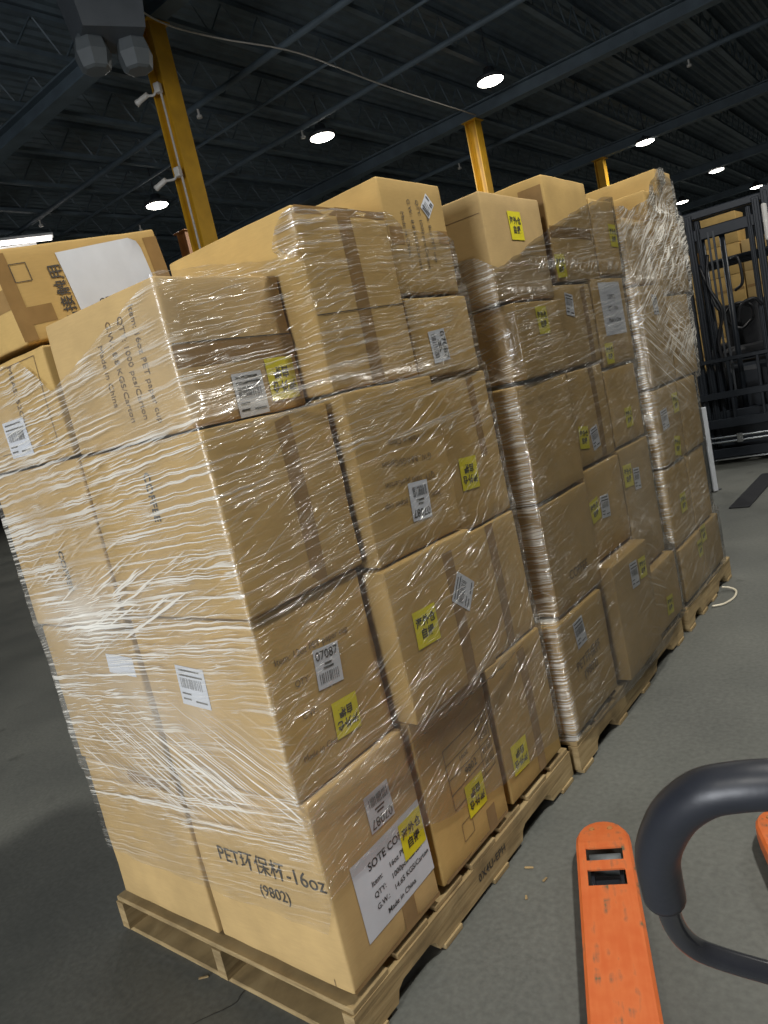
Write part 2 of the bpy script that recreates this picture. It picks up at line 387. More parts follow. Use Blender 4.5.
def security_camera(loc, rz, label, arm=.22):
    t = thing('security_camera', label, 'camera', loc, (0, 0, rz), 'cameras on the yellow column')
    obj('mounting_box', box((0, 0, 0), (.14, .14, .2), .02, None, 2), M['cream'], t)
    obj('arm', tube(catmull([(-.06, 0, -.02), (-.14, 0, -.1), (-arm, 0, -.06)], 5), .028, 8), M['cream'], t, True)
    bm = bmesh.new(); add_lathe(bm, [(.03, -.17), (.055, -.16), (.058, .1), (.068, .12), (.068, .17)], 14)
    bmesh.ops.rotate(bm, matrix=Matrix.Rotation(R_(-105), 3, 'Y'), verts=bm.verts[:], cent=(0, 0, 0))
    bmesh.ops.translate(bm, vec=(-arm-.14, 0, -.08), verts=bm.verts[:])
    h = obj('camera_housing', bm, M['cream'], t, True); t.scale = (.62, .62, .62)
    bm = bmesh.new(); add_lathe(bm, [(.05, .171), (.05, .176)], 12)
    bmesh.ops.rotate(bm, matrix=Matrix.Rotation(R_(-105), 3, 'Y'), verts=bm.verts[:], cent=(0, 0, 0))
    bmesh.ops.translate(bm, vec=(-arm-.14, 0, -.08), verts=bm.verts[:])
    obj('lens', bm, M['ink'], h)
security_camera((-6.84, 6.05, 6.15), R_(20), 'upper white security camera on the yellow column', .3)
security_camera((-6.86, 6.05, 5.07), R_(12), 'lower white security camera on the yellow column', .4)

lamp_labels = ['high bay lamp above the right hand aisle', 'high bay lamp farther along the right hand aisle', 'high bay lamp near the dock door',
    'round high bay lamp shining above the middle stack, biggest in view', 'round high bay lamp just right of the farthest yellow column', 'small high bay lamp above the forklift mast',
    'smallest high bay lamp at the right edge of the picture', 'round high bay lamp shining above the top of the front stack', 'tiny lamp low beside the far pallet stack top', 'round high bay lamp left of the tall yellow column']
for (lx, ly, pw), lb in zip(LAMPS, lamp_labels):
    t = thing('high_bay_lamp', lb, 'lamp', (lx, ly, LAMP_Z), group='high bay ceiling lamps')
    bm = bmesh.new(); add_lathe(bm, [(.26, 0), (.29, .03), (.29, .07), (.2, .1), (.12, .14), (.1, .24), (.04, .26)], 20)
    obj('housing', bm, M['steel'], t, True)
    bm = bmesh.new(); add_lathe(bm, [(.2, -.035), (.25, -.012), (.255, .002)], 20)
    obj('lens', bm, M['lens'], t, True)
    obj('hanger', tube([(0, 0, .25), (0, 0, .98)], .012, 6), M['steel'], t)
    l = bpy.data.lights.new('lamp_light', 'AREA'); l.shape = 'DISK'; l.size = .5; l.energy = pw; l.color = (1, .97, .90)
    lo = bpy.data.objects.new('lamp_light', l); COL.objects.link(lo); lo.location = (0, 0, -.05); lo.parent = t

def pipe(a, b, r, label, heads=0):
    a = Vector(a); b = Vector(b)
    t = thing('sprinkler_pipe', label, 'pipe', a, group='pipes under the roof')
    obj('pipe', tube([(0, 0, 0), b-a], r, 8), M['roofsteel'], t, True)
    for i in range(heads):
        p = (b-a)*((i+.5)/heads)
        bm = bmesh.new(); add_tube(bm, [p, p-Vector((0, 0, .16))], .02, 6); add_lathe(bm, [(.05, -.2), (.05, -.16)], 10, p)
        obj('sprinkler_head', bm, M['cream'], t)
pipe((-24, 8.7, 7.22), (6, 8.7, 7.22), .055, 'thick grey pipe crossing the roof nearest the camera', 5)
pipe((-24, 9.9, 7.24), (6, 9.9, 7.24), .03, 'thin grey pipe crossing the roof just behind the nearest thick one')
pipe((-24, 11.4, 7.22), (6, 11.4, 7.22), .055, 'thick grey pipe crossing the roof in front of the middle column', 5)
pipe((-24, 17.6, 7.22), (6, 17.6, 7.22), .06, 'thick grey pipe crossing the roof behind the middle column', 5)
pts = [(-6.30, 4.2, 6.93), (-6.437, 5.485, 6.9), (-6.596, 6.233, 6.88), (-6.576, 7.158, 6.9), (-6.4, 8.623, 6.93), (-6.479, 10.894, 6.9), (-6.6, 14.4, 6.97)]
tag(obj('hanging_cable', tube(catmull(pts, 6), .012, 6), M['conduit'], None, True), 'pale cable sagging along the roof past the first yellow column', 'cable')

t = thing('unit_heater', 'dark grey unit heater hanging from the roof at top left', 'heater', (-6.12, 4.92, 6.05), (0, 0, R_(66)))
bm = bmesh.new(); add_prism(bm, [(-.42, -.36), (.42, -.36), (.42, .36), (-.42, .36)], .12, .75)
for v in bm.verts:
    if v.co.z < .2: v.co.x *= .82; v.co.y *= .82
obj('casing', bm, M['heater'], t)
for sx in (-.24, .24):
    bm = bmesh.new(); add_lathe(bm, [(.12, .2), (.18, .12), (.21, -.02), (.17, -.18), (.13, -.2)], 7, (sx, .05, 0))
    obj('air_outlet', bm, M['heater_pale'], t)
for sx in (-.3, .3): obj('hanger_rod', tube([(sx, 0, .74), (sx, 0, 1.23)], .012, 6), M['steel'], t)
t = thing('strip_light', 'bright strip light far away at the left edge above the cartons', 'lamp', (-15.9, 8.55, 6.95), (0, 0, R_(61)))
obj('tube', box((0, 0, 0), (1.5, .2, .06), .01), M['strip'], t); obj('housing', box((0, 0, .06), (1.6, .3, .06), .01), M['whitesteel'], t)
bm = bmesh.new(); truss(bm, (-16.6, 7.6, 0), (-15.75, 8.9, 0), 6.2, 6.85, .4, .03)
tag(obj('lattice_beam', bm, M['whitesteel']), 'white lattice beam under the far strip light at left', 'beam')

# ------------------------------------------------------------------ pallets
def pallet(label, x1, y0, wx, ly, yaw=0):
    t = thing('wooden_pallet', label, 'pallet', (x1, y0, 0), (0, 0, yaw), 'pallets under the wrapped stacks')
    sh, bt = .093, .016      # stringer height, board thickness
    for k, sx in enumerate((-.019, -wx/2, -wx+.019)):
        # notched stringer profile in (y, z), 4 cm wide
        z0 = bt; z1 = bt+sh; q = ly/1.25; nh = .042; prof = [(0, z0)]
        for n, e in ((.15*q, .345*q), (.84*q, 1.075*q)):
            prof += [(n, z0), (n+.012, z0+nh*.7), (n+.035, z0+nh), (e-.035, z0+nh), (e-.012, z0+nh*.7), (e, z0)]
        prof += [(ly, z0)]
        bm = bmesh.new(); col = []
        for y, z in prof: col.append([bm.verts.new((sx+dx_, y, zz)) for dx_, zz in ((-.019, z), (.019, z), (.019, z1), (-.019, z1))])
        for a, b in zip(col, col[1:]):
            for k_ in range(4): bm.faces.new((a[k_], b[k_], b[(k_+1) % 4], a[(k_+1) % 4]))
        bm.faces.new(col[0]); bm.faces.new(col[-1][::-1])
        obj('stringer', bm, M['wood'], t)
    nb = 7; bw = .150
    for i in range(nb):
        yy = bw/2+(ly-bw)*i/(nb-1); j = random.uniform(-.012, .012) if i else 0
        obj('deck_board', box((-wx/2+j*.4, yy, bt+sh+bt/2), (wx-.004+j*.3, bw-.01, bt), .002, Matrix.Rotation(j*.5, 3, 'Z')), M['wood'], t)
    for yy in (.055, ly*.326, ly*.55, ly*.80 if False else ly-.06):
        obj('bottom_board', box((-wx/2, yy, bt/2), (wx+.01, .09, bt), .002), M['wood'], t)
    return t
p1 = pallet('front wooden pallet under the nearest wrapped stack, stencilled on its side', .002, -.005, 1.045, 1.25)
me = text_mesh('0X4U-EPH', .034, bold=.0004, spacing=1.1)
for v in me.vertices: v.co = (.0012, .655+v.co.x, .066+v.co.y)
obj('stencil', me, M['printdark'], p1)
pallet('middle wooden pallet under the second wrapped stack', .022, 1.275, 1.045, 1.31)
pallet('far wooden pallet under the third wrapped stack', .03, 2.66, 1.0, .90)

# ------------------------------------------------------------------ cartons
CARTONS = {1: [], 2: [], 3: []}
class Carton:
    def __init__(s, label, x1, y0, y1, z0, z1, dx=.49, yaw=0, pal=None, mat='card', n=9, bulge=.004, tilt=0, lean=(0, 0), group=None, r=.007):
        s.dx, s.dy, s.dz, s.B, s.lean = dx, y1-y0-.006, z1-z0-.004, bulge, lean
        s.x1, s.y0, s.z0 = x1, y0, z0
        s.cx, s.cy = x1-dx/2, (y0+y1)/2
        s.t = thing('cardboard_carton', label, 'carton', (s.cx, s.cy, z0+.001), (tilt, 0, yaw), group)
        s.yaw = yaw; s.mat = M[mat]
        s.body(n, r)
        if pal:
            c, q = math.cos(yaw), math.sin(yaw); hx, hy = dx/2+bulge, s.dy/2+bulge
            CARTONS[pal].append((z0, z1, [(s.cx+c*a-q*b, s.cy+q*a+c*b) for a, b in ((hx, hy), (-hx, hy), (-hx, -hy), (hx, -hy))]))
    def body(s, n, r):
        h = (s.dx/2, s.dy/2, s.dz/2)
        def ts(k):
            a = [-h[k], -h[k]+.35*r, -h[k]+r]; m_ = [-h[k]+r+(2*h[k]-2*r)*i/n for i in range(1, n)]
            return a+m_+[h[k]-r, h[k]-.35*r, h[k]]
        T = [ts(k) for k in range(3)]; bm = bmesh.new(); cache = {}; sd = Vector((s.cx*7.1, s.cy*5.3, s.z0*3.7))
        def V(p):
            key = tuple(round(c, 5) for c in p)
            if key in cache: return cache[key]
            q = Vector([max(-h[i]+r, min(h[i]-r, p[i])) for i in range(3)]); d = Vector(p)-q
            o = q+d.normalized()*r if d.length > 1e-9 else Vector(p)
            for i in range(3):
                if abs(abs(p[i])-h[i]) < 1e-6:
                    j, k = [x for x in range(3) if x != i]
                    if i < 2: o[i] += math.copysign(s.bul(p[j]/h[j], p[k]/h[k]), p[i])
            e = sum(1 for i in range(3) if abs(abs(p[i])-h[i]) < r*1.5)
            if e >= 2: o += noise.noise_vector(o*9+sd)*.0025
            o.z += h[2]; o.x += s.lean[0]*o.z; o.y += s.lean[1]*o.z
            cache[key] = bm.verts.new(o); return cache[key]
        for i in range(3):
            j, k = (i+1) % 3, (i+2) % 3
            for sg in (-1, 1):
                for a in range(len(T[j])-1):
                    for b in range(len(T[k])-1):
                        f = []
                        for u, v in ((a, b), (a+1, b), (a+1, b+1), (a, b+1)):
                            p = [0, 0, 0]; p[i] = sg*h[i]; p[j] = T[j][u]; p[k] = T[k][v]; f.append(V(tuple(p)))
                        if sg < 0: f.reverse()
                        try: bm.faces.new(f)
                        except ValueError: pass
        obj('body', bm, s.mat, s.t, True)
    def bul(s, u, v):
        return s.B*max(0, 1-u*u)*max(0, 1-v*v)
    def P(s, face, a, b, off):
        """face point: '+x' takes world (y, z), '-y' takes world (x, z)"""
        z = b-s.z0
        v = 2*z/s.dz-1
        if face == '+x':
            y = a-s.cy; p = Vector((s.dx/2+s.bul(2*y/s.dy, v)+off, y, z))
        else:
            x = a-s.cx; p = Vector((x, -s.dy/2-s.bul(2*x/s.dx, v)-off, z))
        p.x += s.lean[0]*z; p.y += s.lean[1]*z
        return p
    def patch(s, name, face, a, b, w, h, mat, ang=0, off=.0008, parent=None, curl=0):
        bm = bmesh.new(); nx, ny = max(2, int(w/.03)), max(2, int(h/.03)); ca, sa = math.cos(R_(ang)), math.sin(R_(ang))
        g = {}
        for i in range(nx+1):
            for j in range(ny+1):
                u = -w/2+w*i/nx; v = -h/2+h*j/ny; o = off
                if curl and i == nx and j == ny: o += curl; u -= curl*1.4; v -= curl*1.2
                g[i, j] = bm.verts.new(s.P(face, a+u*ca-v*sa, b+u*sa+v*ca, o))
        for i in range(nx):
            for j in range(ny): bm.faces.new((g[i, j], g[i+1, j], g[i+1, j+1], g[i, j+1]))
        return obj(name, bm, mat, parent or s.t, True)
    def text(s, name, face, a, b, body, size, mat='print', ang=0, off=.0016, parent=None, **kw):
        me = text_mesh(body, size, **kw); ca, sa = math.cos(R_(ang)), math.sin(R_(ang))
        for v in me.vertices:
            u, w = v.co.x, v.co.y; v.co = s.P(face, a+u*ca-w*sa, b+u*sa+w*ca, off)
        return obj(name, me, M[mat], parent or s.t)
    def tape(s, face, a, b, w, h, ang=0): return s.patch('packing_tape', face, a, b, w, h, M['tape'], ang, .0006)
    def lines(s, name, face, segs, mat, w=.0016, off=.0014, parent=None):
        bm = bmesh.new()
        for (a0, b0), (a1, b1) in segs:
            L = math.hypot(a1-a0, b1-b0); n = max(1, int(L/.04)); px, pz = -(b1-b0)/L*w, (a1-a0)/L*w; pv = None
            for i in range(n+1):
                a = a0+(a1-a0)*i/n; b = b0+(b1-b0)*i/n
                v = (bm.verts.new(s.P(face, a-px, b-pz, off)), bm.verts.new(s.P(face, a+px, b+pz, off)))
                if pv: bm.faces.new((pv[0], v[0], v[1], pv[1]))
                pv = v
        return obj(name, bm, M[mat], parent or s.t)
    def yellow(s, face, a, b, ang=0, size=.1, far=False):
        st = s.patch('yellow_sticker', face, a, b, size, size*1.02, M['yellow'], ang, .0022)
        s.text('lettering', face, a, b, '海外仓\n自提', size*.29, 'ink', ang, .003, st, bold=.0007, line=1.15, spacing=1.02)
        return st
    def label(s, face, a, b, ang=0, w=.088, h=.1, code='07087', far=False):
        st = s.patch('barcode_label', face, a, b, w, h, M['white'], ang, .0018)
        ca, sa = math.cos(R_(ang)), math.sin(R_(ang)); rnd = random.Random(int(a*1000)+int(b*100))
        def at(u, v): return (a+u*ca-v*sa, b+u*sa+v*ca)
        if code: s.text('lettering', face, *at(0, h*.3), code, .031*w/.088, 'ink', ang, .0026, st, bold=.0003)
        segs = []; u = -w*.38
        y0 = -.06 if not code else -.38
        while u < w*.36:
            ww = rnd.choice((.002, .003, .005)); segs.append((at(u, h*y0), at(u, h*(y0+.26)))); u += ww+.002
        s.lines('barcode', face, segs, 'ink', .0009, .0026, st)
        if code:
            s.lines('small_print', face, [(at(-w*.14, h*.08), at(w*.14, h*.08)), (at(-w*.2, h*-.02), at(w*.2, h*-.02))], 'ink', .0026, .0026, st)
        else:
            s.lines('small_print', face, [(at(-w*.4, h*.40), at(w*.34, h*.40)), (at(-w*.42, h*.27), at(w*.42, h*.27)), (at(-w*.42, -h*.2), at(-w*.1, -h*.2)),
                    (at(-w*.42, -h*.34), at(-w*.14, -h*.34)), (at(w*.02, -h*.36), at(w*.42, -h*.36))], 'ink', .0022, .0026, st)
        return st
INFO = 'Item: 16oz PET paper cup\nQTY: 1000 pcs/Carton\nG.W.: 8.8 KGS/Carton\nMade in China'

# --- front pallet, faces along the aisle (+x); near column, middle column, far column
k = Carton('bottom near-corner carton of front stack with large white sheet and 16oz print', 0.0, .015, .395, .145, .65, .50, pal=1, mat='card_pale', n=12)
k.label('+x', .239, .511, 180, .097, .098)
pp = k.patch('paper_sheet', '+x', .242, .332, .292, .212, M['white'], 1.5, .0012)
k.text('lettering', '+x', .242, .398, 'SOTE COFFEE', .030, 'ink', 1.5, .0019, pp, bold=.0004)
k.text('lettering', '+x', .150, .318, 'Item:\nQTY:\nG.W.:', .021, 'ink', 1.5, .0019, pp, align='LEFT', line=1.55, bold=.0002)
k.text('lettering', '+x', .222, .321, '16oz PET cup\n1000pcs/Carton\n14.65 KGS/Carton', .021, 'ink', 1.5, .0019, pp, align='LEFT', line=1.55, bold=.0002)
k.text('lettering', '+x', .245, .252, 'Made in China', .021, 'ink', 1.5, .0019, pp, bold=.0002)
k.yellow('+x', .334, .373, 0)
k.tape('+x', .26, .185, .055, .075); k.tape('+x', .205, .152, .37, .012)
k.text('printed_text', '-y', -.204, .436, 'PET环保杯-16oz', .058, 'printdark', 1, bold=.0002)
k.text('printed_text', '-y', -.20, .366, '(9802)', .044, 'printdark', 2, bold=.0003)
k.lines('carton_seam', '-y', [((-.06, .15), (-.06, .172))], 'print', .001)
k = Carton('bottom middle carton of front stack with printed table and yellow sticker', .0, .415, .80, .145, .648, .49, pal=1)
k.yellow('+x', .64, .302, 180)
tb = [((.53, .315), (.53, .50)), ((.775, .33), (.775, .51)), ((.71, .325), (.71, .505))]
tb += [((.53, .315+.0462*i), (.775, .33+.045*i)) for i in range(5)]
k.lines('printed_table', '+x', tb, 'print', .0012)
k.text('printed_text', '+x', .645, .391, '9802', .034, 'printdark', 4); k.text('printed_text', '+x', .742, .42, '品名\n规格\n数量\n货号', .027, 'print', 3, line=1.65)
k.text('printed_text', '+x', .62, .442, '16oz', .026, 'print', 4)
k.lines('printed_square', '+x', [((.545, .205), (.60, .208)), ((.60, .208), (.60, .262)), ((.60, .262), (.545, .26)), ((.545, .26), (.545, .205))], 'print', .001)
k.tape('+x', .70, .185, .05, .08); k.tape('+x', .61, .153, .36, .012)
k = Carton('bottom far carton of front stack beside the middle pallet, yellow sticker at left', .0, .825, 1.205, .145, .615, .49, pal=1)
k.yellow('+x', .919, .274, 178); k.tape('+x', 1.05, .37, .05, .44)

k = Carton('second layer near-corner carton of front stack, white label above a yellow sticker', -.015, .005, .385, .652, 1.10, .475, pal=1, n=12, lean=(-.01, 0))
k.label('-y', -.287, .922, -4, .112, .105, None); k.label('+x', .2, .91, -6, .088, .098); k.yellow('+x', .219, .77, 176, .09)
k.text('printed_text', '+x', .17, .975, 'Item: 12oz PET paper cup', .024, 'print', -3); k.text('printed_text', '+x', .11, .91, 'QTY:', .022, 'print', -3)
k.text('printed_text', '+x', .11, .83, 'G.W.:', .022, 'print', -3); k.text('printed_text', '+x', .12, .735, 'Made in China', .022, 'print', -3)
k = Carton('second layer middle carton of front stack, yellow sticker beside a tilted white label', .05, .41, .83, .65, 1.08, .50, yaw=R_(-1.5), pal=1)
k.yellow('+x', .531, .884, -2); k.label('+x', .728, .913, 52, .09, .094, None); k.tape('+x', .69, .86, .05, .42)
k = Carton('second layer far carton of front stack, plain side with faint tape line', -.005, .85, 1.20, .617, 1.042, .49, pal=1)
k.tape('+x', 1.02, .83, .048, .41)

k = Carton('third layer near-corner carton of front stack with vertical brown tape', -.005, .0, .40, 1.102, 1.528, .50, pal=1, n=12)
k.tape('+x', .235, 1.31, .05, .41)
k.text('printed_text', '-y', -.237, 1.40, 'COFFEE', .034, 'printdark', -90, bold=.0006)
k = Carton('third layer middle carton of front stack with an upside down label', .035, .42, .82, 1.082, 1.542, .50, yaw=R_(-1), pal=1)
k.label('+x', .638, 1.21, 176, .088, .106)
k.text('printed_text', '+x', .62, 1.30, INFO.replace('\n', '\n'), .024, 'print', 176, line=2.3)
k = Carton('third layer far carton of front stack with upside down yellow sticker', -.01, .84, 1.20, 1.045, 1.527, .49, pal=1)
k.yellow('+x', .976, 1.217, 176); k.tape('+x', 1.09, 1.38, .04, .26)

k = Carton('top near-corner carton of front stack with barcode label beside yellow sticker', -.065, .015, .395, 1.53, 1.86, .45, yaw=R_(2), pal=1, n=12, mat='card_pale')
k.yellow('+x', .322, 1.606, 180)
st = k.label('+x', .206, 1.582, 1, .096, .101, None)
k.text('lettering', '+x', .204, 1.6095, 'A0SP050131152', .011, 'ink', 1, .0030, st)
k.tape('+x', .205, 1.685, .375, .05); k.lines('carton_seam', '+x', [((.02, 1.712), (.39, 1.712))], 'printdark', .0014)
k.text('printed_text', '-y', -.235, 1.69, INFO, .025, 'print', -90, line=1.9)
k = Carton('tall upright carton on top of front stack with one vertical tape band', .015, .408, .79, 1.545, 2.005, .50, pal=1, mat='card', n=12)
k.tape('+x', .60, 1.775, .055, .455); k.tape('+x', .60, 1.99, .36, .02)
k.lines('carton_seam', '+x', [((.415, 1.735), (.785, 1.75))], 'printdark', .0012)
k = Carton('fourth layer far carton of front stack with label turned sideways', .0, .81, 1.16, 1.53, 1.77, .49, pal=1)
k.label('+x', .94, 1.62, -86, .095, .088)
k = Carton('topmost carton of front stack with printed lines and diamond shaped label', .0, .80, 1.13, 1.775, 2.11, .49, pal=1)
k.label('+x', 1.032, 2.037, 135, .047, .062, None)
k.text('printed_text', '+x', .955, 1.95, 'Item: 8oz PET cup\nQTY: 1000 pcs/Carton\nG.W.: 8.8 KGS/Carton\nMade in China', .022, 'printdark', -90, line=2.0)
k.tape('+x', .845, 1.945, .06, .05); k.tape('+x', 1.09, 1.945, .06, .04)

# --- front pallet, left column on the end face
k = Carton('bottom left carton on the end face of front stack', -.512, .01, .40, .145, .628, .485, pal=1, mat='card_pale', n=10)
k.tape('-y', -.63, .60, .25, .035)
k = Carton('second layer left carton on the end face with a blank white label under the film', -.512, .0, .39, .63, 1.067, .48, pal=1, n=10)
k2 = None
k.patch('paper_sheet', '-y', -.593, .962, .127, .055, M['white'], -3, .0012)  # plain whitish rectangle on the end face
k = Carton('third layer left carton on the end face with sideways lettering', -.512, -.005, .39, 1.07, 1.532, .49, pal=1, n=10, mat='card_pale')
k.text('printed_text', '-y', -.725, 1.235, 'COFFEE', .034, 'printdark', -90, bold=.0006)
k = Carton('fourth layer left edge carton with slanted barcode label and dimension print', -.53, .0, .40, 1.535, 1.82, .49, pal=1, mat='card')
k.label('-y', -.78, 1.615, 0, .125, .10, None); k.text('printed_text', '-y', -.72, 1.72, 'MEAS: 52CM', .03, 'print', -90)
k.lines('printed_frame', '-y', [((-.9, 1.58), (-.58, 1.58)), ((-.58, 1.58), (-.58, 1.8)), ((-.58, 1.8), (-.9, 1.8))], 'print', .001)
for z0, z1 in ((.145, .62), (.63, 1.06), (1.07, 1.525), (1.535, 1.86)):
    Carton('plain brown carton hidden inside the front stack behind the end face', -.515, .42, .80, z0, z1, .46, pal=1, n=4, group='hidden cartons inside the front stack')
k = Carton('tilted carton resting at upper left with big grey-white sheet on its side', -.60, .0, .52, 1.868, 2.108, .50, tilt=R_(8), mat='card', n=10)
k.patch('paper_sheet', '+x', .315, 1.998, .27, .17, M['white'], 3, .0012, curl=.012)
k.text('lettering', '+x', .31, 1.933, 'QTY: 1000', .028, 'ink', 3, .002)
k.text('printed_text', '+x', .158, 1.945, '食品接触用', .042, 'printdark', 90, bold=.0004)
k.lines('printed_square', '+x', [((.04, 2.018), (.085, 2.018)), ((.085, 2.018), (.085, 2.063)), ((.085, 2.063), (.04, 2.063)), ((.04, 2.063), (.04, 2.018))], 'printdark', .001)
k.tape('+x', .02, 1.983, .04, .22); k.tape('+x', .075, 1.933, .07, .045); k.tape('+x', .49, 1.983, .05, .2)
k.tape('-y', -.70, 1.983, .2, .05)

# --- middle pallet
k = Carton('bottom near carton of middle stack with white label above its print', .02, 1.285, 1.72, .145, .575, .50, pal=2)
k.label('+x', 1.463, .486, 4, .087, .105, None); k.text('printed_text', '+x', 1.5, .35, 'PET环保杯\n(9802)', .05, 'print', 2)
k = Carton('bottom middle carton of middle stack, jutting forward with a label', .06, 1.765, 2.19, .145, .645, .50, pal=2)
k.label('+x', 1.983, .541, -4, .086, .11, None); k.yellow('+x', 2.088, .538, -4, .088)
k = Carton('bottom far carton of middle stack, low with yellow sticker', .03, 2.21, 2.62, .145, .46, .50, pal=2)
k.yellow('+x', 2.43, .237, -6, .09)
k = Carton('second layer near carton of middle stack, plain with faint print', .01, 1.35, 1.785, .585, 1.005, .50, pal=2)
k.text('printed_text', '+x', 1.57, .70, 'COFFEE', .05, 'print', 0)
k = Carton('second layer middle carton of middle stack, yellow sticker and label together', .0, 1.79, 2.19, .655, 1.04, .50, pal=2)
k.yellow('+x', 1.84, .867, 8, .09); k.label('+x', 1.945, .858, -6, .09, .095, None)
k = Carton('second layer far carton of middle stack, sticker near its far edge', .0, 2.2, 2.59, .47, 1.05, .50, pal=2)
k.yellow('+x', 2.26, .92, -4); k.label('+x', 2.36, .885, -6, .077, .1, None)
k = Carton('third layer near carton of middle stack, plain long side', .01, 1.36, 1.785, 1.015, 1.445, .50, pal=2)
k = Carton('third layer middle carton of middle stack, slanted sticker and label', -.005, 1.79, 2.19, 1.05, 1.445, .50, pal=2)
k.yellow('+x', 1.87, 1.168, -8, .09); k.label('+x', 1.98, 1.149, 8, .08, .094, None); k.tape('+x', 2.06, 1.25, .05, .38)
k = Carton('third layer far carton of middle stack, low in the dim film', -.005, 2.2, 2.59, 1.06, 1.41, .50, pal=2)
k.yellow('+x', 2.4, 1.17, 0, .09)
k = Carton('fourth layer near carton of middle stack with yellow sticker, jutting end', .02, 1.41, 1.82, 1.455, 1.73, .50, pal=2, yaw=R_(2))
k.yellow('+x', 1.626, 1.655, 0)
k = Carton('fourth layer middle carton of middle stack with tilted label', -.005, 1.83, 2.21, 1.455, 1.79, .50, pal=2)
k.label('+x', 1.96, 1.705, -10, .075, .09, None); k.tape('+x', 2.12, 1.62, .05, .32)
k = Carton('fourth layer far carton of middle stack with large white sheet', .0, 2.22, 2.61, 1.42, 1.81, .50, pal=2)
sh = k.patch('paper_sheet', '+x', 2.42, 1.67, .26, .235, M['white'], 0, .0012)
k.text('lettering', '+x', 2.42, 1.67, 'COFFEE\n\nQTY: 1000\n\nMade in China', .026, 'ink', 0, .002, sh)
k.yellow('+x', 2.292, 1.475, 0, .09)
k = Carton('top near carton of middle stack with yellow sticker, bare above the film', .0, 1.37, 1.835, 1.74, 2.115, .50, pal=2, mat='card_pale')
k.yellow('+x', 1.598, 2.002, 0); k.lines('carton_seam', '-y', [((-.4, 2.04), (-.01, 2.04))], 'print', .001)
k = Carton('tall top carton in the middle of middle stack with tape on its corner', .0, 1.90, 2.34, 1.80, 2.22, .50, pal=2)
k.yellow('+x', 1.935, 1.86, 2, .09); k.tape('+x', 2.1, 1.995, .42, .045); k.tape('-y', -.06, 1.99, .1, .38)
k = Carton('top far carton of middle stack, yellow sticker under gathered film', .0, 2.35, 2.64, 1.82, 2.16, .50, pal=2)
k.yellow('+x', 2.575, 1.998, 0, .1)

# --- far pallet
k = Carton('bottom near carton of far stack on the pallet edge', .03, 2.70, 3.09, .145, .43, .50, pal=3); k.yellow('+x', 3.03, .34, 0, .09)
k = Carton('bottom far carton of far stack nearest the forklift', .03, 3.09, 3.46, .145, .43, .50, pal=3); k.yellow('+x', 3.13, .395, 0, .09)
k = Carton('second layer near carton of far stack with slanted sticker', .02, 2.70, 3.06, .44, .85, .50, pal=3); k.yellow('+x', 2.898, .631, 0, .1)
k = Carton('second layer far carton of far stack, plain', .02, 3.07, 3.41, .44, .85, .50, pal=3)
k = Carton('third layer near carton of far stack with two stickers', .03, 2.70, 3.07, .86, 1.25, .50, pal=3)
k.label('+x', 2.79, 1.091, 4, .1, .1, None); k.yellow('+x', 2.923, .93, -10, .1); k.yellow('+x', 3.0, 1.146, 0, .1)
k = Carton('third layer far carton of far stack, plain', .03, 3.08, 3.42, .86, 1.25, .50, pal=3)
k = Carton('fourth layer near carton of far stack with faint white label', .03, 2.71, 3.10, 1.26, 1.76, .50, pal=3); k.label('+x', 2.926, 1.66, 0, .079, .1, None)
k = Carton('fourth layer far carton of far stack, plain', .03, 3.11, 3.52, 1.26, 1.70, .50, pal=3)
k = Carton('fifth layer near carton of far stack under the film fan', .0, 2.74, 3.11, 1.77, 2.095, .50, pal=3)
k = Carton('fifth layer far carton of far stack bulging towards the forklift', .03, 3.12, 3.60, 1.71, 2.095, .50, pal=3)
k = Carton('low flat carton lying in front on top of far stack', .0, 3.14, 3.37, 2.10, 2.255, .45, pal=3)
k = Carton('highest carton of far stack, poking out above the wrap', .0, 3.38, 3.66, 2.10, 2.385, .50, pal=3)

# ------------------------------------------------------------------ stretch film
def hull(pts):
    pts = sorted(set(pts)); lo = []
    for p in pts:
        while len(lo) > 1 and (lo[-1][0]-lo[-2][0])*(p[1]-lo[-2][1])-(lo[-1][1]-lo[-2][1])*(p[0]-lo[-2][0]) <= 0: lo.pop()
        lo.append(p)
    up = []
    for p in reversed(pts):
        while len(up) > 1 and (up[-1][0]-up[-2][0])*(p[1]-up[-2][1])-(up[-1][1]-up[-2][1])*(p[0]-up[-2][0]) <= 0: up.pop()
        up.append(p)
    return lo[:-1]+up[:-1]
def interp(tab, u):
    if u <= tab[0][0]: return tab[0][1]
    for (a, p), (b, q) in zip(tab, tab[1:]):
        if u <= b: return p+(q-p)*(u-a)/(b-a)
    return tab[-1][1]
def gauss(u, v, cu_, cv, su, sv): return math.exp(-((u-cu_)/su)**2-((v-cv)/sv)**2)
